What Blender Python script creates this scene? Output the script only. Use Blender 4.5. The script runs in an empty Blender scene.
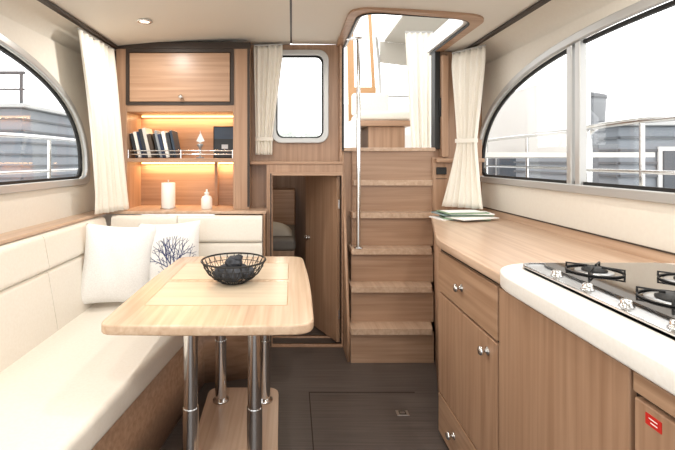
import bpy, bmesh, math, random
from mathutils import Vector, Matrix
random.seed(7)
S=bpy.context.scene
C=S.collection
try:
    S.view_settings.view_transform='Standard'
    S.view_settings.look='None'
except Exception: pass

# ---------------------------------------------------------------- materials
def L(h):
    h=h.lstrip('#'); o=[]
    for i in (0,2,4):
        c=int(h[i:i+2],16)/255
        o.append(c/12.92 if c<=.04045 else ((c+.055)/1.055)**2.4)
    return (*o,1)
def mat(name,col,rough=.5,metal=0,**k):
    m=bpy.data.materials.new(name); m.use_nodes=True
    b=m.node_tree.nodes['Principled BSDF']
    b.inputs['Base Color'].default_value=L(col) if isinstance(col,str) else col
    b.inputs['Roughness'].default_value=rough; b.inputs['Metallic'].default_value=metal
    for a,v in k.items(): b.inputs[a.replace('_',' ')].default_value=v
    return m
def noisy(name,c1,c2,rough=.5,scale=(1,1,1),ns=6,detail=4,bump=0,lo=.35,hi=.65,dist=0,**k):
    m=mat(name,c1,rough,**k); nt=m.node_tree; b=nt.nodes['Principled BSDF']
    tc=nt.nodes.new('ShaderNodeTexCoord'); mp=nt.nodes.new('ShaderNodeMapping'); mp.inputs['Scale'].default_value=scale
    n=nt.nodes.new('ShaderNodeTexNoise'); n.inputs['Scale'].default_value=ns; n.inputs['Detail'].default_value=detail
    n.inputs['Distortion'].default_value=dist
    r=nt.nodes.new('ShaderNodeValToRGB'); r.color_ramp.elements[0].position=lo; r.color_ramp.elements[1].position=hi
    r.color_ramp.elements[0].color=L(c1); r.color_ramp.elements[1].color=L(c2)
    l=nt.links.new
    l(tc.outputs['Object'],mp.inputs['Vector']); l(mp.outputs[0],n.inputs['Vector']); l(n.outputs['Fac'],r.inputs['Fac']); l(r.outputs[0],b.inputs['Base Color'])
    if bump:
        bp=nt.nodes.new('ShaderNodeBump'); bp.inputs['Strength'].default_value=bump; bp.inputs['Distance'].default_value=.01
        l(n.outputs['Fac'],bp.inputs['Height']); l(bp.outputs[0],b.inputs['Normal'])
    return m
def wood(name,c1,c2,axis,rough=.35):
    sc={'X':(.5,14,14),'Y':(14,.5,14),'Z':(14,14,.5)}[axis]
    return noisy(name,c1,c2,rough,sc,3.2,10,0.02,.28,.72,.5)
WZ=wood('wood_walnut_vertical','#98755b','#b59378','Z')
WX=wood('wood_walnut_across','#9a775d','#b8967b','X')
WY=wood('wood_walnut_along','#9b785d','#b9977b','Y')
WR=wood('wood_riser','#94735a','#b09077','X')
WCT=wood('wood_counter','#b2937a','#cbb098','Y',.28)
WT=wood('wood_table','#bfa085','#d8c0a5','Y',.22)
WTI=wood('wood_table_inlay','#cbb79d','#dac9b1','X',.3)
WD=mat('dark_trim','#33271f',.5)
GAP=mat('shadow_gap','#2a1f18',.8)
CREAM=noisy('cream_leather','#e4ddd1','#e7e1d6',.40,(1,1,1),90,3,.02)
CEIL=mat('ceiling_panel','#dad4ca',.6)
WALLM=noisy('wall_vinyl','#dfd9ce','#e1dcd1',.6,(1,1,1),60,3,.01)
CHROME=mat('chrome','#d8d8d8',.13,1)
STEEL=mat('brushed_steel','#c9c9c8',.28,1)
ALU=mat('white_aluminium','#bcbcba',.35,.4)
BLACK=mat('black_rubber','#161616',.5)
BGLASS=mat('black_glass','#0b0b0c',.04,0,Coat_Weight=1.0,Coat_Roughness=.02)
IRON=mat('cast_iron','#141414',.55)
STONE=noisy('white_worktop','#e9e5de','#ece9e3',.3,(1,1,1),120,2)
CURT=noisy('curtain_cloth','#ede7db','#f2ede2',.9,(1,1,1),200,2,.05)
PILW=noisy('pillow_cloth','#e4e2df','#ecebe8',.95,(1,1,1),160,3,.12)
NAVY=mat('navy_print','#2b3766',.8)
PAPER=mat('white_paper','#f2f0ec',.85)
GREEN=mat('brochure_green','#86a283',.5)
PLAST=mat('white_plastic','#f0eee8',.3)
RED=mat('red_label','#c8241c',.5)
WHITE=mat('gloss_white','#e9e8e6',.35)
GREY=mat('grey_cloth','#b9b4aa',.9)
MIDG=mat('locker_grey','#77726c',.7)

def floor_mat():
    m=mat('floor_dark_teak','#4a423d',.38); nt=m.node_tree; b=nt.nodes['Principled BSDF']; l=nt.links.new
    tc=nt.nodes.new('ShaderNodeTexCoord'); mp=nt.nodes.new('ShaderNodeMapping'); mp.inputs['Scale'].default_value=(1.2,70,1)
    n=nt.nodes.new('ShaderNodeTexNoise'); n.inputs['Scale'].default_value=2; n.inputs['Detail'].default_value=6
    r=nt.nodes.new('ShaderNodeValToRGB'); r.color_ramp.elements[0].position=.3; r.color_ramp.elements[1].position=.72
    r.color_ramp.elements[0].color=L('#413935'); r.color_ramp.elements[1].color=L('#5e5550')
    l(tc.outputs['Object'],mp.inputs[0]); l(mp.outputs[0],n.inputs['Vector']); l(n.outputs['Fac'],r.inputs[0]); l(r.outputs[0],b.inputs['Base Color'])
    return m
FLOOR=floor_mat()
def glass_mat():
    m=bpy.data.materials.new('window_glass'); m.use_nodes=True; nt=m.node_tree; nt.nodes.clear()
    o=nt.nodes.new('ShaderNodeOutputMaterial'); t=nt.nodes.new('ShaderNodeBsdfTransparent'); g=nt.nodes.new('ShaderNodeBsdfGlossy'); g.inputs['Roughness'].default_value=.02
    x=nt.nodes.new('ShaderNodeMixShader'); x.inputs[0].default_value=.06
    nt.links.new(t.outputs[0],x.inputs[1]); nt.links.new(g.outputs[0],x.inputs[2]); nt.links.new(x.outputs[0],o.inputs[0]); return m
GLASS=glass_mat()
def emis(name,col,s):
    m=mat(name,col,.5); b=m.node_tree.nodes['Principled BSDF']
    b.inputs['Emission Color'].default_value=L(col); b.inputs['Emission Strength'].default_value=s; return m
LEDW=emis('led_warm','#ffc680',6)
LAMP=emis('lamp_lens','#fff4e0',3)

# ---------------------------------------------------------------- geometry helpers
def grp(name):
    e=bpy.data.objects.new(name,None); e.empty_display_size=.1; C.objects.link(e); return e
def fin(name,me,m,parent,smooth=False,bev=0,seg=2):
    if m and not me.materials: me.materials.append(m)
    o=bpy.data.objects.new(name,me); C.objects.link(o)
    if parent: o.parent=parent
    if smooth:
        for p in me.polygons: p.use_smooth=True
    if bev:
        b=o.modifiers.new('bev','BEVEL'); b.width=bev; b.segments=seg; b.limit_method='ANGLE'; b.angle_limit=.7
        if seg>2:
            for p in me.polygons: p.use_smooth=True
            w=o.modifiers.new('wn','WEIGHTED_NORMAL'); w.keep_sharp=True
    return o
def mk(name,vs,fs,m,parent=None,**k):
    me=bpy.data.meshes.new(name); me.from_pydata([tuple(v) for v in vs],[],fs)
    bm=bmesh.new(); bm.from_mesh(me); bmesh.ops.recalc_face_normals(bm,faces=bm.faces); bm.to_mesh(me); bm.free()
    return fin(name,me,m,parent,**k)
def box(name,x0,x1,y0,y1,z0,z1,m,parent=None,bev=.003,seg=2):
    vs=[(x,y,z) for x in (x0,x1) for y in (y0,y1) for z in (z0,z1)]
    fs=[(0,1,3,2),(4,6,7,5),(0,4,5,1),(2,3,7,6),(0,2,6,4),(1,5,7,3)]
    return mk(name,vs,fs,m,parent,bev=bev,seg=seg)
def plate(name,loops,t,plane,off,m,parent=None,bev=0,seg=2,cb=0):
    cu=bpy.data.curves.new(name,'CURVE'); cu.dimensions='2D'; cu.fill_mode='BOTH'; cu.extrude=t/2-cb
    if cb: cu.bevel_depth=cb; cu.offset=-cb; cu.bevel_resolution=3
    for lp in loops:
        s=cu.splines.new('POLY'); s.points.add(len(lp)-1); s.use_cyclic_u=True
        for p,(a,b) in zip(s.points,lp): p.co=(a,b,0,1)
    ob=bpy.data.objects.new('tmp',cu); C.objects.link(ob)
    bpy.context.view_layer.update()
    me=bpy.data.meshes.new_from_object(ob.evaluated_get(bpy.context.evaluated_depsgraph_get()))
    bpy.data.objects.remove(ob); bpy.data.curves.remove(cu); me.name=name
    for v in me.vertices:
        a,b,c=v.co; c+=off+t/2
        v.co={'XY':(a,b,c),'XZ':(a,c,b),'YZ':(c,a,b)}[plane]
    bm=bmesh.new(); bm.from_mesh(me); bmesh.ops.remove_doubles(bm,verts=bm.verts,dist=1e-5)
    bmesh.ops.recalc_face_normals(bm,faces=bm.faces); bm.to_mesh(me); bm.free()
    me.materials.clear()
    return fin(name,me,m,parent,bev=bev,seg=seg)
def rrect(x0,x1,y0,y1,r,n=6):
    o=[]
    for cx,cy,a in ((x1-r,y1-r,0),(x0+r,y1-r,90),(x0+r,y0+r,180),(x1-r,y0+r,270)):
        for i in range(n+1):
            t=math.radians(a+90*i/n); o.append((cx+r*math.cos(t),cy+r*math.sin(t)))
    return o
def rnd(poly,rs,n=6):
    o=[]; N=len(poly)
    for i,p in enumerate(poly):
        r=rs[i] if isinstance(rs,(list,tuple)) else rs
        if r<=0: o.append(p); continue
        P=Vector(p); a=(Vector(poly[i-1])-P); b=(Vector(poly[(i+1)%N])-P)
        ra=min(r,a.length*.49); rb=min(r,b.length*.49)
        A=P+a.normalized()*ra; B=P+b.normalized()*rb
        for k in range(n+1):
            t=k/n; q=A*(1-t)**2+P*2*t*(1-t)+B*t*t; o.append((q.x,q.y))
    return o
def tube(name,pts,r,m,parent=None,cyclic=False,res=5):
    cu=bpy.data.curves.new(name,'CURVE'); cu.dimensions='3D'; cu.bevel_depth=r; cu.bevel_resolution=res; cu.use_fill_caps=True
    s=cu.splines.new('POLY'); s.points.add(len(pts)-1); s.use_cyclic_u=cyclic
    for p,q in zip(s.points,pts): p.co=(*q,1)
    ob=bpy.data.objects.new('tmp',cu); C.objects.link(ob); bpy.context.view_layer.update()
    me=bpy.data.meshes.new_from_object(ob.evaluated_get(bpy.context.evaluated_depsgraph_get()))
    bpy.data.objects.remove(ob); bpy.data.curves.remove(cu); me.materials.clear()
    return fin(name,me,m,parent,smooth=True)
def smoothpts(pts,k=4):
    o=[]; P=[Vector(p) for p in pts]; P=[P[0]]+P+[P[-1]]
    for i in range(1,len(P)-2):
        for j in range(k):
            t=j/k; a,b,c,d=P[i-1:i+3]
            o.append(.5*((2*b)+(c-a)*t+(2*a-5*b+4*c-d)*t*t+(3*b-a-3*c+d)*t**3))
    o.append(P[-2]); return o
def lathe(name,prof,c,m,parent=None,axis=(0,0,1),n=28,smooth=True):
    vs=[];fs=[]; q=Vector((0,0,1)).rotation_difference(Vector(axis)); c=Vector(c)
    for r,h in prof:
        for i in range(n):
            a=2*math.pi*i/n; vs.append(c+q@Vector((r*math.cos(a),r*math.sin(a),h)))
    for j in range(len(prof)-1):
        for i in range(n): fs.append((j*n+i,j*n+(i+1)%n,(j+1)*n+(i+1)%n,(j+1)*n+i))
    fs.append(tuple(range(n))); fs.append(tuple(range((len(prof)-1)*n,len(prof)*n)))
    return mk(name,vs,fs,m,parent,smooth=smooth)
def knob(name,c,axis,parent,r=.016):
    return lathe(name,[(r*.9,0),(r*.9,.003),(r*.4,.006),(r*.4,.016),(r*.95,.020),(r,.026),(r*.8,.031),(r*.2,.033)],c,CHROME,parent,axis)
def grid(name,f,nu,nv,m,parent=None,solid=0):
    vs=[f(i/nu,j/nv) for j in range(nv+1) for i in range(nu+1)]
    fs=[(j*(nu+1)+i,j*(nu+1)+i+1,(j+1)*(nu+1)+i+1,(j+1)*(nu+1)+i) for j in range(nv) for i in range(nu)]
    o=mk(name,vs,fs,m,parent,smooth=True)
    if solid:
        s=o.modifiers.new('s','SOLIDIFY'); s.thickness=solid; s.offset=1
    return o

# ---------------------------------------------------------------- room shell
box('floor',-1.35,1.35,-.8,3.02,-.06,0,FLOOR,bev=0)
seams=grp('floor_hatch')
for i,(a,b,c,d) in enumerate([(.09,.66,2.31,2.316),(.09,.66,1.5,1.506),(.09,.095,1.5,2.31)]):
    box('seam_%d'%i,a,b,c,d,0,.0012,GAP,seams,0)
lp=grp('floor_latch')
box('plate',.515,.575,2.10,2.145,.0,.003,STEEL,lp,.001)
tube('lift_ring',[(.53,2.11,.004),(.56,2.11,.004),(.56,2.135,.004),(.53,2.135,.004)],.0022,IRON,lp,True)

XR,XL=1.32,-1.30
def arch(yc,a,z0,h,p,n=44,ins=0):
    a-=ins;h-=2*ins;z0+=ins
    pts=[]
    for i in range(n+1):
        t=math.pi*i/n
        c,s=math.cos(t),math.sin(t)
        pts.append((yc+a*math.copysign(abs(c)**(2/p),c),z0+.05+(h-.05)*abs(s)**(2/p)))
    lo=[(yc-a+.015,z0+.015),(yc-a+.05,z0),(yc+a-.05,z0),(yc+a-.015,z0+.015)]
    return pts+lo
def sidewall(side,x,yc,a,far,mull):
    A=arch(yc,a,1.115,.715,2.4)
    off=x if side=='right' else x-.05
    plate('wall_'+side,[[(-.8,0),(3.14,0),(3.14,1.90),(-.8,1.90)],A],.05,'YZ',off,WALLM)
    w=grp('window_%d'%(1 if side=='left' else 2))
    fo=arch(yc,a+.018,1.097,.751,2.4); fi=arch(yc,a-.022,1.137,.671,2.4)
    plate('frame_inner',[fo,fi],.022,'YZ',x-.004 if side=='left' else x-.018,ALU,w,cb=.005)
    fo2=arch(yc,a-.02,1.135,.675,2.4); fi2=arch(yc,a-.035,1.15,.645,2.4)
    plate('rubber_seal',[fo2,fi2],.02,'YZ',x-.035 if side=='left' else x+.012,BLACK,w)
    plate('glass',[arch(yc,a-.02,1.135,.675,2.4)],.004,'YZ',x-.03 if side=='left' else x+.026,GLASS,w)
    for i,my in enumerate(mull):
        t=abs((my-yc)/a); zt=1.115+.05+.665*(1-t**2.4)**(1/2.4)
        xx=x-.03 if side=='left' else x-.005
        box('mullion_%d'%i,xx,xx+.035,my-.018,my+.018,1.12,zt-.01,ALU,w,.006,3)
    return w
sidewall('left',XL,1.30,1.42,2.72,[.95])
wr=sidewall('right',XR,1.60,1.45,3.05,[1.985,2.045])

def cz(x): return 2.065-.045*x*x
def panel(name,x0,x1,y0,y1,m,dz=0,parent=None):
    return grid(name,lambda u,v:(x0+(x1-x0)*u,y0+(y1-y0)*v,cz(x0+(x1-x0)*u)+dz),12,2,m,parent)
ceil=grp('ceiling')
for i,(a,b,c,d) in enumerate([(-1.16,-.012,-.8,3.14),(.0,.36,-.8,3.02),(.36,1.0,-.8,2.32),(1.0,1.18,-.8,3.14)]):
    panel('panel_%d'%i,a,b,c,d,CEIL,0,ceil)
panel('seam_backing',-.03,.02,-.8,3.02,WD,.004,ceil)
for sd,s in (('left',-1),('right',1)):
    x0=1.18*s if s>0 else -1.16; x1=XR+.02 if s>0 else XL-.02
    grid('cove_'+sd,lambda u,v:(x0+(x1-x0)*math.sin(u*math.pi/2),-.8+3.94*v,2.004-(1-math.cos(u*math.pi/2))*.12),10,2,WALLM,ceil)
    tx=(1.165,1.195) if s>0 else (-1.175,-1.145)
    box('trim_%d'%(1 if s<0 else 2),tx[0],tx[1],-.8,2.84 if s<0 else 3.0,1.985,2.001,WD,None,.002)

# back wall
dw=(-.135,.335,.004,1.15)
outl=[(-.30,0),(1.34,0),(1.34,2.0),(1.0,2.03),(1.0,1.305),(.36,1.305),(.36,2.06),(-.30,2.06)]
W3=rrect(-.125,.235,1.39,1.995,.06)
plate('wall_back',[outl,W3,[(dw[0],dw[2]),(dw[1],dw[2]),(dw[1],dw[3]),(dw[0],dw[3])]],.04,'XZ',3.02,WZ)
w=grp('window_3')
plate('frame',[rrect(-.145,.255,1.368,2.018,.07),rrect(-.110,.220,1.403,1.983,.05)],.03,'XZ',2.99,ALU,w,cb=.005)
plate('seal',[rrect(-.115,.225,1.398,1.988,.05),rrect(-.100,.210,1.413,1.973,.045)],.012,'XZ',3.03,BLACK,w)
plate('glass',[rrect(-.12,.23,1.395,1.99,.05)],.004,'XZ',3.036,GLASS,w)

# lower bulkhead below the small window
lb=grp('lower_bulkhead')
plate('face',[[(-.17,0.002),(.34,.002),(.34,1.22),(-.17,1.22)],[(dw[0],.01),(dw[1],.01),(dw[1],dw[3]),(dw[0],dw[3])]],.03,'XZ',2.88,WZ,lb)
box('top',-.28,.34,2.872,3.018,1.22,1.24,WX,lb,.004)
box('side_left',-.17,-.15,2.91,3.018,0,1.22,WZ,lb,0)
plate('door_casing',[[(dw[0]-.018,.002),(dw[1]+.005,.002),(dw[1]+.005,dw[3]+.018),(dw[0]-.018,dw[3]+.018)],[(dw[0]+.004,.003),(dw[1]-.004,.003),(dw[1]-.004,dw[3]-.004),(dw[0]+.004,dw[3]-.004)]],.012,'XZ',2.866,WX,lb,.002)
box('dark_reveal',-.145,-.137,2.862,2.867,.01,1.16,WD,lb,0)
# lower cabin
lc=grp('wall_lower_cabin')
box('left_side',-.55,-.53,3.06,4.7,0,1.3,WZ,lc,0); box('right_side',.50,.52,3.06,4.7,0,1.3,WZ,lc,0)
box('end',-.55,.52,4.7,4.72,0,1.3,WZ,lc,0)
box('deckhead',-.56,.53,3.06,4.72,1.3,1.32,WALLM,lc,0)
box('sole',-.56,.53,3.02,4.72,-.05,-.001,FLOOR,lc,0)
bd=grp('berth')
box('base',-.5,.02,3.55,4.65,0,.50,WZ,bd); box('mattress',-.5,.03,3.53,4.65,.50,.60,MIDG,bd,.03,4)
grid('pillow_top',lambda u,v:(-.40+.40*u,3.65+.3*v,.605+.1*(16*u*(1-u)*v*(1-v))**.5),14,14,GREY,bd)
box('hull_locker',-.5,.03,4.3,4.65,.601,.95,WX,bd,.01); box('locker_gap',-.25,-.24,4.295,4.30,.62,.93,GAP,bd,0)
fr=grp('equipment_locker')
box('body',-.5,-.10,3.12,3.45,0,.36,WZ,fr); box('grille',-.48,-.12,3.105,3.12,.06,.30,IRON,fr)
l=bpy.data.lights.new('cabin_lamp_bulb','POINT'); l.energy=2.2; l.shadow_soft_size=.05; l.color=(1,.85,.68)
lo=grp('cabin_lamp'); lathe('lamp_ring',[(.05,0),(.05,.01),(.03,.014)],(-.1,3.8,1.3),CHROME,lo,axis=(0,0,-1))
o=bpy.data.objects.new('bulb',l); o.location=(-.1,3.8,1.22); C.objects.link(o); o.parent=lo
door=grp('door_1')
d0=Vector((.325,2.93)); d1=Vector((.125,3.34)); dn=(d1-d0).normalized(); nn=Vector((-dn.y,dn.x))*.022
vs=[(p.x,p.y,z) for z in (.012,1.14) for p in (d0,d1,d1+nn,d0+nn)]
mk('leaf',vs,[(0,1,2,3),(4,5,6,7),(0,1,5,4),(1,2,6,5),(2,3,7,6),(3,0,4,7)],WZ,door,bev=.002)
kp=d1-dn*.05+nn; knob('door_knob',(kp.x,kp.y,.66),(nn.x,nn.y,0),door,.02)
for z in (.2,.95): tube('hinge',[(d0.x-.005,d0.y-.006,z-.03),(d0.x-.005,d0.y-.006,z+.03)],.006,CHROME,door)

# ---------------------------------------------------------------- companionway stairs
st=grp('companionway_steps')
D=[2.62,2.71,2.80,2.89,2.97]; Z=[.22,.45,.67,.895,1.11]
XLs=[.362,.376,.390,.405,.42]
def cx(y): return .672+.29*(y-1.98)/.94
for i,(d,z) in enumerate(zip(D,Z)):
    xr=cx(d)-.012
    yb=d+.19 if i<4 else 3.016
    yb=min(yb,3.016)
    plate('tread_%d'%(i+1),[rnd([(XLs[i]-.002,d),(xr,d),(xr+.04,yb),(XLs[i]-.002,yb)],[.02,.01,0,0])],.036,'XY',z-.036,WCT,st,.006,3)
    yr=d+.06
    zb=.0 if i==0 else Z[i-1]-.002
    box('riser_%d'%(i+1),XLs[i]+.0,cx(yr)-.014,yr-.03,yr-.012,zb,z-.034,WR,st,0)
box('riser_top',.42,.985,3.0,3.018,1.11,1.31,WR,st,0)
box('threshold',.362,.998,2.985,3.058,1.31,1.336,WCT,st,.004)
plate('stringer',[[(2.66,0),(3.018,0),(3.018,1.31),(2.99,1.31),(2.66,.19)]],.018,'YZ',.342,WZ,st)

pl=grp('grab_pole')
tube('pole',[(.437,2.825,.67),(.437,2.825,2.045)],.0135,CHROME,pl)
lathe('foot_flange',[(.03,0),(.03,.005),(.018,.012)],(.437,2.825,.67),CHROME,pl)
lathe('top_flange',[(.03,0),(.03,.005),(.018,.012)],(.437,2.825,2.055),CHROME,pl,axis=(0,0,-1))
box('top_bracket',.355,.452,2.81,2.84,2.04,2.056,CHROME,pl,.003)

# companionway frame
cf=grp('door_2')
for nm,a in (('jamb_left',(.346,.362)),('jamb_right',(.992,1.03))):
    box(nm,a[0],a[1],2.985,3.07,1.325,2.03,BLACK,cf,.005)
box('jamb_wood_left',.33,.346,2.98,3.018,1.24,2.05,WX,cf,.003)
box('sliding_edge',1.03,1.075,2.95,3.018,1.27,1.97,WZ,cf,.004)
box('lock_plate',1.02,1.045,2.965,2.985,1.55,1.68,IRON,cf,.003)
hc=grp('trim_3')
def frame_loop(o): return rnd([(.36+o,3.1),(.36+o,2.32+o),(1.0-o,2.32+o),(1.0-o,3.1)],[0,.12,.12,0],8)
def ushape(name,o1,o2,z0,z1,m):
    A=frame_loop(o1); B=frame_loop(o2)
    n=len(A); vs=[];fs=[]
    for (x,y),(x2,y2) in zip(A,B):
        za=cz(x)
        vs+= [(x,y,za+z0),(x2,y2,za+z0),(x2,y2,za+z1),(x,y,za+z1)]
    for i in range(n-1):
        for k in range(4):
            fs.append((i*4+k,i*4+(k+1)%4,(i+1)*4+(k+1)%4,(i+1)*4+k))
    return mk(name,vs,fs,m,hc)
ushape('wood_rim',-.05,.004,-.012,.004,WX)
ushape('black_seal',.0,.010,-.016,.012,BLACK)
ushape('coaming',.01,.03,.0,.10,WHITE)

rp=grp('rear_side_panel')
box('panel',1.075,1.318,2.985,3.018,.9,1.99,WZ,rp,0)
box('switch_plate',1.0,1.07,2.972,2.985,1.15,1.2,BLACK,rp,.003)
box('rail',.99,1.318,2.94,2.985,1.235,1.262,WX,rp,.003)
box('lower',.975,1.075,2.985,3.018,.9,1.27,WZ,rp,0)
box('locker_gap',1.0,1.075,2.982,2.985,1.118,1.122,GAP,rp,0)

# ---------------------------------------------------------------- wall cabinet
cab=grp('wall_cabinet')
YF,YB=2.85,3.12
box('back_panel',-1.30,-.303,YB,YB+.02,.9,2.02,WX,cab,0)
box('stile_left',-1.298,-1.095,YF,YF+.02,.923,2.0,WZ,cab,.002)
box('side_left',-1.11,-1.095,YF+.02,YB,.923,2.0,WZ,cab,0)
box('stile_right',-.375,-.283,YF,YF+.02,.923,2.03,WZ,cab,.002)
box('side_right',-.39,-.375,YF,YB,.923,2.03,WZ,cab,0)
box('outer_right',-.30,-.283,YF+.02,3.018,.923,2.04,WZ,cab,0)
box('edge_dark',-.296,-.280,YF-.004,YF+.0,.94,2.03,WD,cab,0)
box('edge_dark_left',-1.172,-1.165,YF-.004,YF+.0,.94,2.0,WD,cab,0)
box('door_backing',-1.095,-.39,YF+.015,YF+.03,1.58,2.0,GAP,cab,0)
box('cupboard_door',-1.074,-.411,YF-.010,YF+.012,1.636,1.958,WX,cab,.003)
box('door_rail',-1.095,-.39,YF,YF+.02,1.57,1.618,WX,cab,.002)
plate('door_border',[rrect(-1.100,-.385,1.614,1.986,.004,2),rrect(-1.079,-.406,1.632,1.964,.004,2)],.006,'XZ',YF-.006,WD,cab)
box('top_trim',-1.175,-.275,YF-.008,YF+.02,1.987,2.03,WD,cab,.002)
box('top_board',-1.10,-.375,YF+.02,YB,1.57,1.585,WX,cab,0)
box('shelf',-1.095,-.39,YF+.005,YB,1.235,1.262,WX,cab,.003)
knob('knob',(-.73,YF-.010,1.665),(0,-1,0),cab,.014)
box('led_upper',-1.08,-.40,YB-.03,YB-.015,1.558,1.568,LEDW,cab,0)
box('led_lower',-1.08,-.40,YB-.03,YB-.015,1.222,1.233,LEDW,cab,0)
for i,z in enumerate((1.288,1.312)):
    tube('rail_%d'%i,[(-1.095,YF+.012,z),(-.39,YF+.012,z)],.004,CHROME,cab)
for i,x in enumerate((-1.09,-.74,-.395)):
    tube('rail_post_%d'%i,[(x,YF+.012,1.26),(x,YF+.012,1.318)],.005,CHROME,cab)
def area(name,loc,sx,sy,e,col,rot=(0,0,0)):
    l=bpy.data.lights.new(name,'AREA'); l.shape='RECTANGLE'; l.size=sx; l.size_y=sy; l.energy=e; l.color=col
    o=bpy.data.objects.new(name,l); o.location=loc; o.rotation_euler=rot; C.objects.link(o); o.parent=cab; return o
area('shelf_light',(-.74,3.085,1.552),.66,.02,2.0,(1,.66,.36))
area('niche_light',(-.74,3.085,1.218),.66,.02,2.6,(1,.66,.36))

lg=grp('trim_4')
box('ledge_back',-1.30,-.165,2.752,3.12,.903,.922,WCT,lg,.004)
box('ledge_left',-1.30,-1.185,-.8,2.750,.903,.922,WCT,lg,.004)
box('ledge_end',-.185,-.173,2.75,2.87,0,.902,WZ,lg,.002)

# books etc
bk=grp('shelf_books')
cols=['#23262c','#e8e6e0','#1b2a44','#30343a','#d9d5cc','#43362c','#1a1c20','#8d949b','#22304c','#f0eee9','#2c2f36','#27384a']
x=-1.045
for i in range(12):
    w_=random.uniform(.014,.027); h=random.uniform(.16,.205); dd=random.uniform(.13,.16); a=-.20+random.uniform(-.05,.02)
    m=mat('book_cover_%d'%i,cols[i],.5)
    b=box('book_%d'%i,-w_/2,w_/2,0,dd,0,h,m,bk,.002)
    p=box('pages_%d'%i,-w_/2+.003,w_/2-.003,.004,dd+.001,.003,h+.0015,PAPER,bk,0)
    for q in (b,p):
        q.rotation_euler=(0,a,0); q.location=(x,2.89,1.264+w_/2*abs(math.sin(a)))
    x+=w_+.004
fp=grp('framed_picture')
box('frame',-.56,-.405,3.06,3.075,1.263,1.49,IRON,fp,.002)
box('print_upper',-.552,-.413,3.056,3.06,1.40,1.482,mat('print_sky','#3d4f66',.4),fp,0)
box('print_lower',-.552,-.413,3.056,3.06,1.272,1.40,mat('print_sea','#23262b',.4),fp,0)
box('print_mark',-.50,-.455,3.054,3.056,1.33,1.36,mat('print_boat','#c9cdd2',.4),fp,0)
fg=grp('glass_ship_ornament')
lathe('stem',[(.03,0),(.03,.006),(.006,.012),(.006,.06),(.012,.075),(.022,.09),(.020,.10)],(-.63,2.95,1.262),mat('smoked_glass','#a2abb4',.1,.5),fg)
tube('mast',[(-.63,2.95,1.36),(-.63,2.95,1.45)],.002,CHROME,fg)
mk('sail',[(-.628,2.95,1.37),(-.60,2.95,1.38),(-.628,2.95,1.44),(-.632,2.95,1.37),(-.657,2.95,1.38),(-.632,2.95,1.43)],[(0,1,2),(3,4,5)],WHITE,fg)
kr=grp('paper_towel_roll')
lathe('roll',[(.012,.0),(.044,.0),(.046,.004),(.046,.165),(.044,.168),(.02,.168),(.018,.16)],(-.84,2.92,.928),PAPER,kr)
lathe('holder_base',[(.055,0),(.055,.006),(.05,.007)],(-.84,2.92,.922),STEEL,kr); tube('holder_rod',[(-.84,2.92,.93),(-.84,2.92,1.115)],.005,STEEL,kr)
sb=grp('soap_bottle')
lathe('body',[(.034,0),(.037,.006),(.037,.065),(.030,.082),(.014,.09),(.014,.10)],(-.575,2.90,.922),PLAST,sb)
lathe('pump',[(.016,0),(.016,.014),(.006,.016),(.006,.035)],(-.575,2.90,1.018),PLAST,sb)

# ---------------------------------------------------------------- settee
se=grp('corner_settee')
def seat(name,poly,rs): plate(name,[rnd(poly,rs)],.10,'XY',.357,CREAM,se,cb=.022)
def ix(y):
    return -.70+.055*(y+.5)/1.6 if y<1.1 else -.645+.12*(y-1.1)/.87
seat('seat_near',[(-1.15,-.6),(ix(-.6),-.6),(ix(.98),.98),(-1.15,.98)],.03)
seat('seat_far',[(-1.15,.986),(ix(.986),.986),(ix(1.97),1.97),(-.47,2.38),(-.175,2.44),(-.175,2.74),(-1.15,2.74)],[.03,.03,.2,.2,.03,.03,.03])
plate('base',[[(-1.28,-.6),(ix(-.6)-.03,-.6),(ix(1.1)-.03,1.1),(ix(1.97)-.03,1.97),(-.49,2.41),(-.187,2.47),(-.187,2.74),(-1.28,2.74)]],.355,'XY',.0,WX,se)
ys=[-.6,.35,1.28,2.0,2.66]
for i in range(4):
    y0,y1=ys[i]+.002,ys[i+1]-.002
    low=rnd([(-1.20,.44),(-1.085,.44),(-1.135,.735),(-1.22,.735)],.022)
    top=rnd([(-1.22,.737),(-1.125,.737),(-1.155,.9),(-1.235,.9)],.025)
    plate('back_left_lower_%d'%i,[low],y1-y0,'XZ',y0,CREAM,se,.012,3)
    plate('back_left_upper_%d'%i,[top],y1-y0,'XZ',y0,CREAM,se,.012,3)
for i,(x0,x1) in enumerate([(-1.13,-.72),(-.716,-.187)]):
    low=rnd([(2.748,.44),(2.63,.44),(2.675,.735),(2.748,.735)],.022)
    top=rnd([(2.748,.737),(2.665,.737),(2.69,.9),(2.748,.9)],.025)
    plate('back_rear_lower_%d'%i,[low],x1-x0,'YZ',x0,CREAM,se,.012,3)
    plate('back_rear_upper_%d'%i,[top],x1-x0,'YZ',x0,CREAM,se,.012,3)

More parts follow.
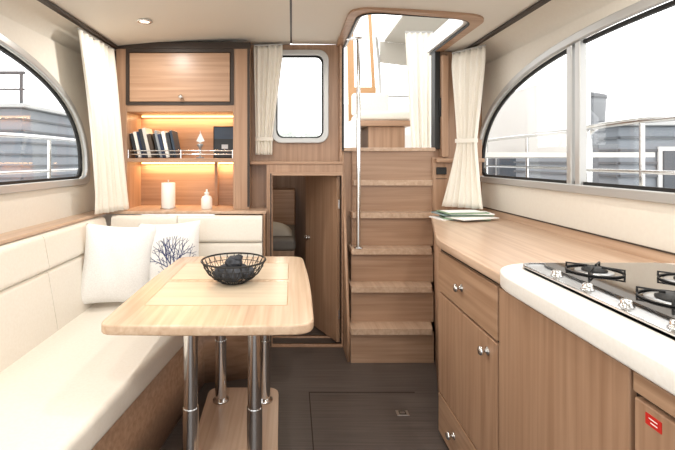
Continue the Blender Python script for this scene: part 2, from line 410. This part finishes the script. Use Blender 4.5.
def pillow(name,c,w,h,t,M,coral=False):
    g=grp(name); c=Vector(c)
    def P(u,v,s):
        a=(1-abs(u)**2.6)*(1-abs(v)**2.6); th=t/2*max(a,0)**.55
        x=u*w/2*(1-.07*(1-v*v)); z=v*h/2*(1-.07*(1-u*u))
        wr=.004*math.sin(9*u+4*v)*a
        return c+M@Vector((x,-s*(th+wr),z))
    for s,nm in ((1,'front'),(-1,'rear')):
        grid(nm,lambda a,b:P(a*2-1,b*2-1,s),26,26,PILW,g)
    if coral:
        k=[0]; rr=random.Random(3)
        def br(u,v,ang,ln,d):
            if d==0 or ln<.03 or abs(u)>.85 or abs(v)>.85: return
            pts=[]; uu,vv,an=u,v,ang
            for i in range(5):
                pts.append(P(uu,vv,1)+M@Vector((0,-.001,0)))
                if i<4: uu+=ln/4*math.cos(an); vv+=ln/4*math.sin(an)
                an+=rr.uniform(-.12,.12)
            k[0]+=1; tube('coral_%d'%k[0],pts,.0006+.0005*d,NAVY,g,res=1)
            for da in (-.42,.38): br(uu,vv,an+da+rr.uniform(-.12,.12),ln*.80,d-1)
            if d>=3: br((u+uu)/2,(v+vv)/2,an+rr.choice((-.75,.75)),ln*.55,d-2)
        for a,l0 in ((.95,.30),(1.35,.34),(1.8,.34),(2.25,.30)): br(.20,-.50,a,l0,5)
    return g
def R(yaw,pitch,roll): return Matrix.Rotation(yaw,3,'Z')@Matrix.Rotation(pitch,3,'X')@Matrix.Rotation(roll,3,'Y')
pillow('throw_pillow',(-.955,2.36,.680),.37,.43,.13,R(.35,-.22,.10))
pillow('throw_pillow.001',(-.705,2.47,.685),.36,.42,.12,R(.05,-.25,-.05),True)

# ---------------------------------------------------------------- table
tb=grp('saloon_table')
def tl(o):
    return rnd([(-.625+o,1.375+o),(-.27,1.365+o),(.072-o,1.378+o),(.080-o,1.88),(.058-o,2.36-o),(-.61+o,2.36-o),(-.63+o,1.88)],[.05,.3,.07,.3,.07,.07,.3],8)
plate('table_top',[tl(0)],.034,'XY',.688,WT,tb,cb=.007)
gm=mat('inlay_groove','#b0916f',.5)
for i,(y0,y1) in enumerate([(1.56,1.865),(1.895,2.20)]):
    plate('inlay_line_%d'%i,[rrect(-.54,-.015,y0,y1,.01),rrect(-.536,-.019,y0+.004,y1-.004,.008)],.001,'XY',.7216,gm,tb)
    plate('inlay_%d'%i,[rrect(-.536,-.019,y0+.004,y1-.004,.008)],.0008,'XY',.7216,WTI,tb)
box('rail_under',-.42,-.08,1.48,2.22,.662,.688,WX,tb,.004)
plate('foot',[rnd([(-.405,1.42),(-.05,1.42),(-.07,2.25),(-.43,2.25)],.06)],.06,'XY',.0,WCT,tb,.01,3)
for i,(lx,ly) in enumerate([(-.365,1.55),(-.135,1.55),(-.352,2.13),(-.135,2.13)]):
    tube('leg_%d'%i,[(lx,ly,.06),(lx,ly,.664)],.025,CHROME,tb,res=8)
    lathe('collar_%d'%i,[(.04,0),(.04,.008),(.028,.012),(.028,.02)],(lx,ly,.06),CHROME,tb)
    tube('sleeve_%d'%i,[(lx,ly,.06),(lx,ly,.36)],.028,CHROME,tb,res=8)

bw=grp('wire_fruit_bowl')
bc=Vector((-.252,1.86,.724)); 
def ring(nm,r,z,t): tube(nm,[bc+Vector((r*math.cos(a*math.pi/20),r*math.sin(a*math.pi/20),z)) for a in range(40)],t,IRON,bw,True,res=2)
prof=[(.055,.004),(.085,.02),(.115,.048),(.136,.092)]
ring('rim',.137,.094,.004); ring('hoop_low',.088,.022,.0016); ring('hoop_mid',.108,.04,.0016); ring('hoop_high',.127,.068,.0016); ring('base_ring',.055,.004,.003)
for i in range(26):
    for sg in (-1,1):
        pts=[]
        for j in range(9):
            t=j/8*(len(prof)-1); k=min(int(t),len(prof)-2); f=t-k
            r=prof[k][0]*(1-f)+prof[k+1][0]*f; z=prof[k][1]*(1-f)+prof[k+1][1]*f
            a=i*2*math.pi/26+sg*.25*j/8
            pts.append(bc+Vector((r*math.cos(a),r*math.sin(a),z)))
        tube('wire_%d'%i,pts,.0015,IRON,bw,res=1)
cl=grp('charcoal_lumps')
CH=noisy('charcoal','#1b1d22','#45484f',.75,(1,1,1),30,5,.6)
for i,(dx,dy,dz,s) in enumerate([(-.045,.0,.04,.042),(.02,.03,.042,.045),(.0,-.045,.04,.042),(.05,-.01,.045,.036),(-.03,.045,.045,.038),(0,0,.085,.036),(.02,-.01,.105,.02)]):
    bm=bmesh.new(); bmesh.ops.create_icosphere(bm,subdivisions=2,radius=s)
    for v in bm.verts: v.co=Vector((v.co.x*1.1,v.co.y,v.co.z*.75))*random.uniform(.85,1.12)+bc+Vector((dx,dy,dz))
    me=bpy.data.meshes.new('lump'); bm.to_mesh(me); bm.free(); fin('lump_%d'%i,me,CH,cl)

# ---------------------------------------------------------------- galley
ga=grp('galley_cabinet')
XF=.685
plate('carcass',[[(XF,-.6),(XF,1.97),(cx(2.92)+.0,2.92),(.97,2.98),(1.318,2.98),(1.318,-.6)]],.835,'XY',.015,WZ,ga)
plate('worktop_wood',[rnd([(.655,1.25),(.655,1.95),(.935,2.90),(.965,2.984),(1.318,2.984),(1.318,1.25)],[0,.1,.15,0,0,0])],.036,'XY',.856,WCT,ga,cb=.006)
plate('worktop_stone',[rnd([(.64,-.6),(.64,1.46),(1.30,1.46),(1.30,-.6)],[0,.20,.02,0],10)],.05,'XY',.852,STONE,ga,cb=.008)
box('backsplash',1.29,1.318,-.6,2.98,.89,.93,WCT,ga,.003)
box('splash_line',1.284,1.291,-.6,2.98,.931,.936,WD,ga,0)
def front(nm,y0,y1,z0,z1,m=WZ): return box(nm,XF-.018,XF-.001,y0,y1,z0,z1,m,ga,.003)
box('gap_back',XF-.004,XF+.001,-.6,1.965,.02,.85,GAP,ga,0)
front('drawer_top',1.40,1.96,.66,.838,WY); front('cupboard_door',1.40,1.96,.205,.650); front('drawer_bottom',1.40,1.96,.02,.195,WY)
front('large_door',.85,1.387,.02,.838); front('near_door',-.5,.838,.02,.79,WZ)
front('near_rail',-.5,.842,.799,.838,WY)
knob('knob_1',(XF-.018,1.69,.747),(-1,0,0),ga); knob('knob_2',(XF-.018,1.465,.60),(-1,0,0),ga); knob('knob_3',(XF-.018,1.77,.115),(-1,0,0),ga)
rl=grp('red_sticker')
box('label',XF-.0195,XF-.018,.775,.81,.755,.776,RED,rl,0)
for i,z in enumerate((.769,.762)): box('print_%d'%i,XF-.0200,XF-.0195,.783,.802-.004*i,z-.0009,z+.0009,PAPER,rl,0)

hb=grp('gas_hob')
H0=.902
plate('tray',[rrect(.735,1.22,.60,1.40,.04)],.010,'XY',H0,STEEL,hb,.003,3)
plate('rim',[rrect(.735,1.22,.60,1.40,.04),rrect(.743,1.212,.608,1.392,.034)],.014,'XY',H0,CHROME,hb,.003)
plate('glass_top',[rrect(.800,1.208,.612,1.388,.03)],.006,'XY',H0+.0102,BGLASS,hb,.002)
zt=H0+.032
for i,(bx,by,r) in enumerate([(.90,1.28,.030),(1.09,1.17,.036),(.91,1.02,.036),(1.10,.86,.030)]):
    lathe('burner_base_%d'%i,[(r*1.7,0),(r*1.65,.002),(r*1.3,.003)],(bx,by,H0+.0162),STEEL,hb)
    lathe('burner_%d'%i,[(r*1.1,0),(r*1.1,.004),(r*.9,.007),(r*.85,.010),(r*.3,.011)],(bx,by,H0+.0185),IRON,hb)
    s=.072
    tube('support_ring_%d'%i,[(bx+s*math.cos(a*math.pi/16),by+s*math.sin(a*math.pi/16),H0+.0185) for a in range(32)],.0024,IRON,hb,True,res=3)
    for k in range(4):
        a=math.pi/4+k*math.pi/2; c_,s_=math.cos(a),math.sin(a)
        tube('support_%d_%d'%(i,k),[(bx+s*c_,by+s*s_,H0+.0185),(bx+s*c_,by+s*s_,zt),(bx+.018*c_,by+.018*s_,zt)],.0030,IRON,hb,res=3)
for i in range(4):
    y=.86+.13*i
    lathe('tap_%d'%i,[(.016,0),(.016,.003),(.0125,.005),(.012,.014),(.010,.017),(.003,.017)],(.770,y,H0+.010),CHROME,hb)

# brochures
br=grp('brochures')
BL=mat('brochure_photo','#8fa3a6',.4)
for i,(x,y,a,m) in enumerate([(1.00,2.64,.2,PAPER),(1.04,2.60,-.15,GREEN),(1.07,2.56,.35,PAPER),(1.08,2.66,.05,GREEN),(1.02,2.66,.12,BL),(1.08,2.64,-.08,PAPER),(1.04,2.63,.1,GREEN)]):
    o=box('leaflet_%d'%i,-.13,.13,-.08,.08,0,.006,m,br,0); o.location=(x,y,.8925+.0062*i); o.rotation_euler=(0,0,a)
o=box('leaflet_cover',-.115,.115,-.065,.065,0,.0006,PAPER,br,0); o.location=(1.04,2.63,.9365); o.rotation_euler=(0,0,.1)

# ---------------------------------------------------------------- curtains
def curtain(name,top,bot,n,amp,prof,tie=None,nrm=(1,0,0)):
    g=grp(name); nrm=Vector(nrm)
    (a0,a1),(b0,b1)=[(Vector(p),Vector(q)) for p,q in (top,bot)]
    def f(u,v):
        A=a0.lerp(b0,v); B=a1.lerp(b1,v); c,wf=prof(v)
        M=A.lerp(B,c); q=M+(A.lerp(B,u)-M)*wf
        d=amp*math.sin(2*math.pi*n*u+.6*math.sin(3*v))*(.7+.3*math.sin(5*u*3+v*2))
        return q+nrm*d
    grid('cloth',f,n*12,30,CURT,g,.002)
    if tie is not None:
        c,wf=prof(tie); A=a0.lerp(b0,tie); B=a1.lerp(b1,tie); M=A.lerp(B,c); e=(B-A)*wf*.55; q=nrm*(amp+.012)
        pts=[M+(A.lerp(B,.5)-M)*wf+e*math.cos(t)+q*math.sin(t)+Vector((0,0,.004)) for t in [i*math.pi/10 for i in range(20)]]
        me=[p+Vector((0,0,.013)) for p in pts]+[p-Vector((0,0,.013)) for p in pts]
        N=len(pts); mk('tieback',me,[(i,(i+1)%N,N+(i+1)%N,N+i) for i in range(N)],CURT,g,smooth=True)
    tube('track',[a0+Vector((0,0,.006)),a1+Vector((0,0,.006))],.006,ALU,g)
    return g
curtain('window_curtain',((-1.175,2.36,1.965),(-1.165,2.82,1.965)),((-1.17,2.50,.93),(-1.06,2.82,.93)),7,.020,lambda v:(.7,1-.2*math.sin(min(v,1)*math.pi*.8)),None)
def pr(v):
    z=abs(v-.58); return (.6,.5+ .5*min(1,(z/.5)**1.1))
curtain('window_curtain.001',((1.09,2.92,1.97),(1.215,2.70,1.965)),((.99,2.89,.94),(1.21,2.70,.94)),6,.016,pr,.58,nrm=(.86,.4,0))
def pq(v): return (.15,1-.42*min(1,max(0,(v-.1)/.75)))
curtain('window_curtain.002',((-.262,2.968,2.035),(-.065,2.968,2.04)),((-.262,2.968,1.285),(-.065,2.968,1.285)),5,.012,pq,.86,nrm=(0,1,0))

def spot(name,x,y,e=9):
    g=grp(name); z=cz(x)
    lathe('ring',[(.042,0),(.042,.006),(.032,.009),(.028,.003)],(x,y,z-.001),CHROME,g,axis=(0,0,-1))
    lathe('lens',[(.028,0),(.026,.003)],(x,y,z-.002),LAMP,g,axis=(0,0,-1))
    l=bpy.data.lights.new('bulb','AREA'); l.shape='DISK'; l.size=.06; l.energy=e; l.color=(1,.95,.88)
    o=bpy.data.objects.new('bulb',l); o.location=(x,y,z-.015); C.objects.link(o); o.parent=g
sp=[(-.83,2.42),(-.83,1.2),(.9,1.2),(.25,1.6),(-.3,.4),(.6,.2)]
for i,(x,y) in enumerate(sp): spot('ceiling_spotlight' if i==0 else 'ceiling_spotlight.%03d'%i,x,y,7)

# ---------------------------------------------------------------- cockpit beyond stairs
ck=grp('cockpit')
DK=mat('deck_white','#e4e2dd',.6)
box('deck',.54,2.6,3.08,5.6,1.27,1.305,DK,ck,0)
box('side_left',.545,.60,3.9,5.5,1.305,1.62,WHITE,ck,.01)
box('aft_wall',.60,2.1,5.4,5.46,1.305,1.95,WHITE,ck,.01)
box('side_right',2.1,2.16,3.1,5.5,1.305,1.9,WHITE,ck,.01)
box('side_shelf',.60,2.1,4.9,5.4,1.305,1.55,WHITE,ck,.02)
hs=grp('helm_seat')
box('seat_base',.70,1.04,3.95,4.4,1.306,1.56,WZ,hs,.01); box('seat_top',.60,1.10,3.9,4.45,1.56,1.61,WX,hs,.01)
box('seat_cushion',.61,1.09,3.92,4.43,1.611,1.70,CREAM,hs,.03,4); box('back_cushion',.61,.98,4.34,4.44,1.70,1.93,CREAM,hs,.03,4)
sl=grp('wheelhouse_door_frame')
WP=mat('warm_varnish','#c09468',.25)
def plank(nm,p,q,wd,th,m):
    p=Vector(p);q=Vector(q); vs=[a+Vector((sx*wd/2,sy*th/2,0)) for a in (p,q) for sx,sy in ((-1,-1),(1,-1),(1,1),(-1,1))]
    return mk(nm,vs,[(0,1,2,3),(4,5,6,7),(0,1,5,4),(1,2,6,5),(2,3,7,6),(3,0,4,7)],m,sl,bev=.004)
plank('stile_left',(.66,4.7,1.306),(.60,4.5,3.0),.07,.03,WP)
plank('stile_right',(.93,4.7,1.306),(.80,4.5,3.0),.035,.03,WP)
plank('head_rail',(.77,4.62,1.95),(.77,4.615,2.03),.26,.03,WP)
curtain('cockpit_curtain',((.98,3.72,2.35),(1.22,3.72,2.35)),((1.02,3.72,1.32),(1.22,3.72,1.32)),5,.018,lambda v:(.5,1-.2*v),None,nrm=(0,1,0))
ht=grp('cockpit_canopy')
def quadp(nm,a,b,c,d,t,m):
    A=[Vector(p) for p in (a,b,c,d)]; n=(A[1]-A[0]).cross(A[3]-A[0]).normalized()*t
    vs=A+[p+n for p in A]; return mk(nm,vs,[(0,1,2,3),(4,5,6,7),(0,1,5,4),(1,2,6,5),(2,3,7,6),(3,0,4,7)],m,ht)
quadp('roof_canvas',(1.05,3.4,2.62),(2.3,3.4,2.5),(2.3,4.9,2.45),(1.05,4.9,2.6),.02,GREY)
quadp('valance',(1.0,4.9,2.36),(2.3,4.9,2.2),(2.3,4.9,2.45),(1.0,4.9,2.6),.015,GREY)
for i,x in enumerate((1.02,1.55,2.1)):
    tube('frame_post_%d'%i,smoothpts([(x,4.92,1.306),(x,4.95,1.95),(x-.03,4.9,2.35),(x-.1,4.7,2.6)]),.016,ALU,ht)
tube('frame_rail',[(1.0,4.93,1.98),(2.1,4.93,1.98)],.014,ALU,ht)

box('foredeck',-1.5,.29,3.16,5.5,1.325,1.37,DK,bev=.01)

# ---------------------------------------------------------------- marina outside
WATER=noisy('water','#9ba2a5','#b3b8bb',.2,(1,3,1),1.5,4,.2)
box('harbour_water',-40,40,-25,37,-.80,-.75,WATER,bev=0)
HB=mat('houseboat_cladding','#8f959c',.7); HD=mat('dark_box','#666a6f',.6); TR=noisy('foliage','#929a92','#adb3ab',.9,(1,1,1),4,4)
LID=mat('lid_grey','#505358',.6)
PANE=mat('pane','#4e555d',.1)
def houseboat(name,x0,x1,y0,y1,z1,m):
    g=grp(name); box('hull',x0,x1,y0,y1,-.745,z1,m,g,.02)
    n=14
    for i in range(n):
        z=-.5+i*(z1+.5)/n; box('slat_%d'%i,x0,x1,y0-.03,y0,z,z+.03,HD,g,0)
        xf=x0 if x0>0 else x1; s=-1 if x0>0 else 1
        box('side_slat_%d'%i,min(xf,xf+.03*s),max(xf,xf+.03*s),y0,y1,z,z+.03,HD,g,0)
    k=int((x1-x0)/1.2)
    for i in range(k):
        x=x0+.5+i*1.2; box('window_%d'%i,x,x+.75,y0-.06,y0-.03,z1-.95,z1-.3,PANE,g,0)
        box('window_frame_%d'%i,x-.05,x+.8,y0-.04,y0-.02,z1-1.0,z1-.25,WHITE,g,0)
    box('roof',x0-.1,x1+.1,y0-.1,y1+.1,z1,z1+.06,ALU,g,.01); return g
houseboat('houseboat',3.95,8.5,5.2,7.6,1.66,HB)
houseboat('houseboat.001',-7.6,-4.15,6.6,9.4,2.05,HB)
ud=grp('roof_terrace_railing')
for i in range(6): tube('post_%d'%i,[(-7.0+.55*i,6.75,2.11),(-7.0+.55*i,6.75,2.62)],.025,LID,ud)
tube('top_rail',[(-7.05,6.75,2.62),(-4.2,6.75,2.62)],.025,LID,ud); tube('mid_rail',[(-7.05,6.75,2.36),(-4.2,6.75,2.36)],.015,LID,ud)
bx=grp('roof_container'); lathe('body',[(.42,0),(.46,.75),(.46,.85)],(5.5,8.3,1.55),HD,bx,n=20); box('stand',4.9,6.6,7.8,8.8,-.745,1.55,HB,bx,.02); lathe('lid',[(.48,0),(.48,.06),(.3,.12)],(5.5,8.3,2.40),LID,bx,n=20)
def motorboat(name,x,y,s=1,col=WHITE):
    g=grp(name)
    hull=rnd([(x-1*s,y-2.4*s),(x+1*s,y-2.4*s),(x+1.1*s,y+1*s),(x,y+2.8*s),(x-1.1*s,y+1*s)],.4)
    plate('hull',[hull],1.0,'XY',-.745,col,g,cb=.08); 
    plate('cabin',[rnd([(y-1.6*s,.25),(y+1.2*s,.25),(y+.5*s,1.45),(y-1.4*s,1.55)],.15)],1.4*s,'YZ',x-.7*s,col,g,.04,3)
    plate('cabin_windows',[rnd([(y-1.4*s,.75),(y+.7*s,.75),(y+.35*s,1.25),(y-1.3*s,1.30)],.08)],1.44*s,'YZ',x-.72*s,PANE,g)
    box('stern_window',x-.55*s,x+.55*s,y-1.66*s,y-1.5*s,.7,1.3,PANE,g,.02)
    box('rub_rail',x-1.02*s,x+1.02*s,y-2.44*s,y-2.40*s,.05,.16,HD,g,.01)
    tube('pulpit',smoothpts([(x-.9*s,y-1,.95),(x-1*s,y+1*s,.95),(x,y+2.6*s,1.0),(x+1*s,y+1*s,.95),(x+.9*s,y-1,.95)]),.02,CHROME,g)
    tube('radar_arch',smoothpts([(x-.8*s,y-1.2*s,.6),(x-.7*s,y-1.4*s,1.9),(x,y-1.45*s,2.0),(x+.7*s,y-1.4*s,1.9),(x+.8*s,y-1.2*s,.6)]),.035,col,g)
    for k,(px,py) in enumerate([(-.95,0),(-1,1),(1,1),(.95,0)]): tube('stanchion_%d'%k,[(x+px*s,y+py*s,.25),(x+px*s,y+py*s,.95)],.015,CHROME,g)
    return g
for i,a in enumerate([(5.7,12.4,1.15),(9.0,14.5,1.2),(-5.6,13.5,1.3),(-9.2,14,1.3),(.9,17,1.3),(7.4,20,1.5),(-11,20,1.4),(12,19,1.4)]):
    motorboat('motor_cruiser' if i==0 else 'motor_cruiser.%03d'%i,*a)
qy=grp('jetty'); box('planks',2.4,3.4,3.5,22,-.3,-.2,mat('jetty_wood','#a59c90',.8),qy,.01)
for i in range(7):
    lathe('pile_%d'%i,[(.13,0),(.13,2.5),(.05,2.6)],(3.55,5.2+i*2.6,-.745),HD,qy,n=14)
box('quay_bank',-45,45,37.1,48,-.9,-.3,mat('quay_grass','#8f968a',.9),bev=0)
tr=grp('tree_line')
for i in range(18):
    x=-6+i*2.6; y=41+random.uniform(-2,2); bm=bmesh.new(); bmesh.ops.create_icosphere(bm,subdivisions=3,radius=1)
    k=random.uniform(.7,1.1)
    for v in bm.verts: v.co=Vector((v.co.x*2.2,v.co.y*1.6,v.co.z*2.2))*random.uniform(.92,1.08)*k+Vector((x,y,1.9))
    me=bpy.data.meshes.new('crown'); bm.to_mesh(me); bm.free(); fin('crown_%d'%i,me,TR,tr,smooth=True)
    tube('trunk_%d'%i,[(x,y,-.3),(x,y,1.2)],.15,HD,tr)
def guard(name,x,ys,z0,z1):
    g=grp(name)
    y0,y1=ys
    tube('hoop',smoothpts([(x,y0,z0),(x,y0,z1-.06),(x,y0+.06,z1),(x,y1-.06,z1),(x,y1,z1-.06),(x,y1,z0)],5),.016,CHROME,g)
    tube('mid_rail',[(x,y0,(z0+z1)/2+.02),(x,y1,(z0+z1)/2+.02)],.010,CHROME,g)
    ym=(y0+y1)/2; tube('stanchion',[(x,ym,z0),(x,ym,z1)],.012,CHROME,g); return g
guard('deck_railing',1.75,(1.75,2.55),.902,1.44); guard('deck_railing.001',1.75,(.4,1.65),.902,1.44); guard('deck_railing.002',1.9,(2.75,4.2),.902,1.44)
guard('deck_railing.003',-1.75,(2.5,3.7),.902,1.40); guard('deck_railing.004',-1.75,(1.0,2.35),.902,1.40)
box('side_deck_right',1.38,1.98,-.8,4.3,-.745,.9,DK,bev=.01); box('side_deck_left',-1.98,-1.36,-.8,3.9,-.745,.9,DK,bev=.01)

# ---------------------------------------------------------------- world & camera
wd=bpy.data.worlds.new('overcast_sky'); S.world=wd; wd.use_nodes=True
bgn=wd.node_tree.nodes['Background']; bgn.inputs[0].default_value=(1,.995,.985,1); bgn.inputs[1].default_value=2.6

cam=bpy.data.cameras.new('camera'); co=bpy.data.objects.new('camera',cam); C.objects.link(co)
co.location=(0,0,1.25); co.rotation_euler=(math.pi/2,0,0)
cam.sensor_width=36; cam.lens=430/675*36; cam.shift_x=45.5/675; cam.shift_y=-65/675; cam.clip_start=.02
S.camera=co
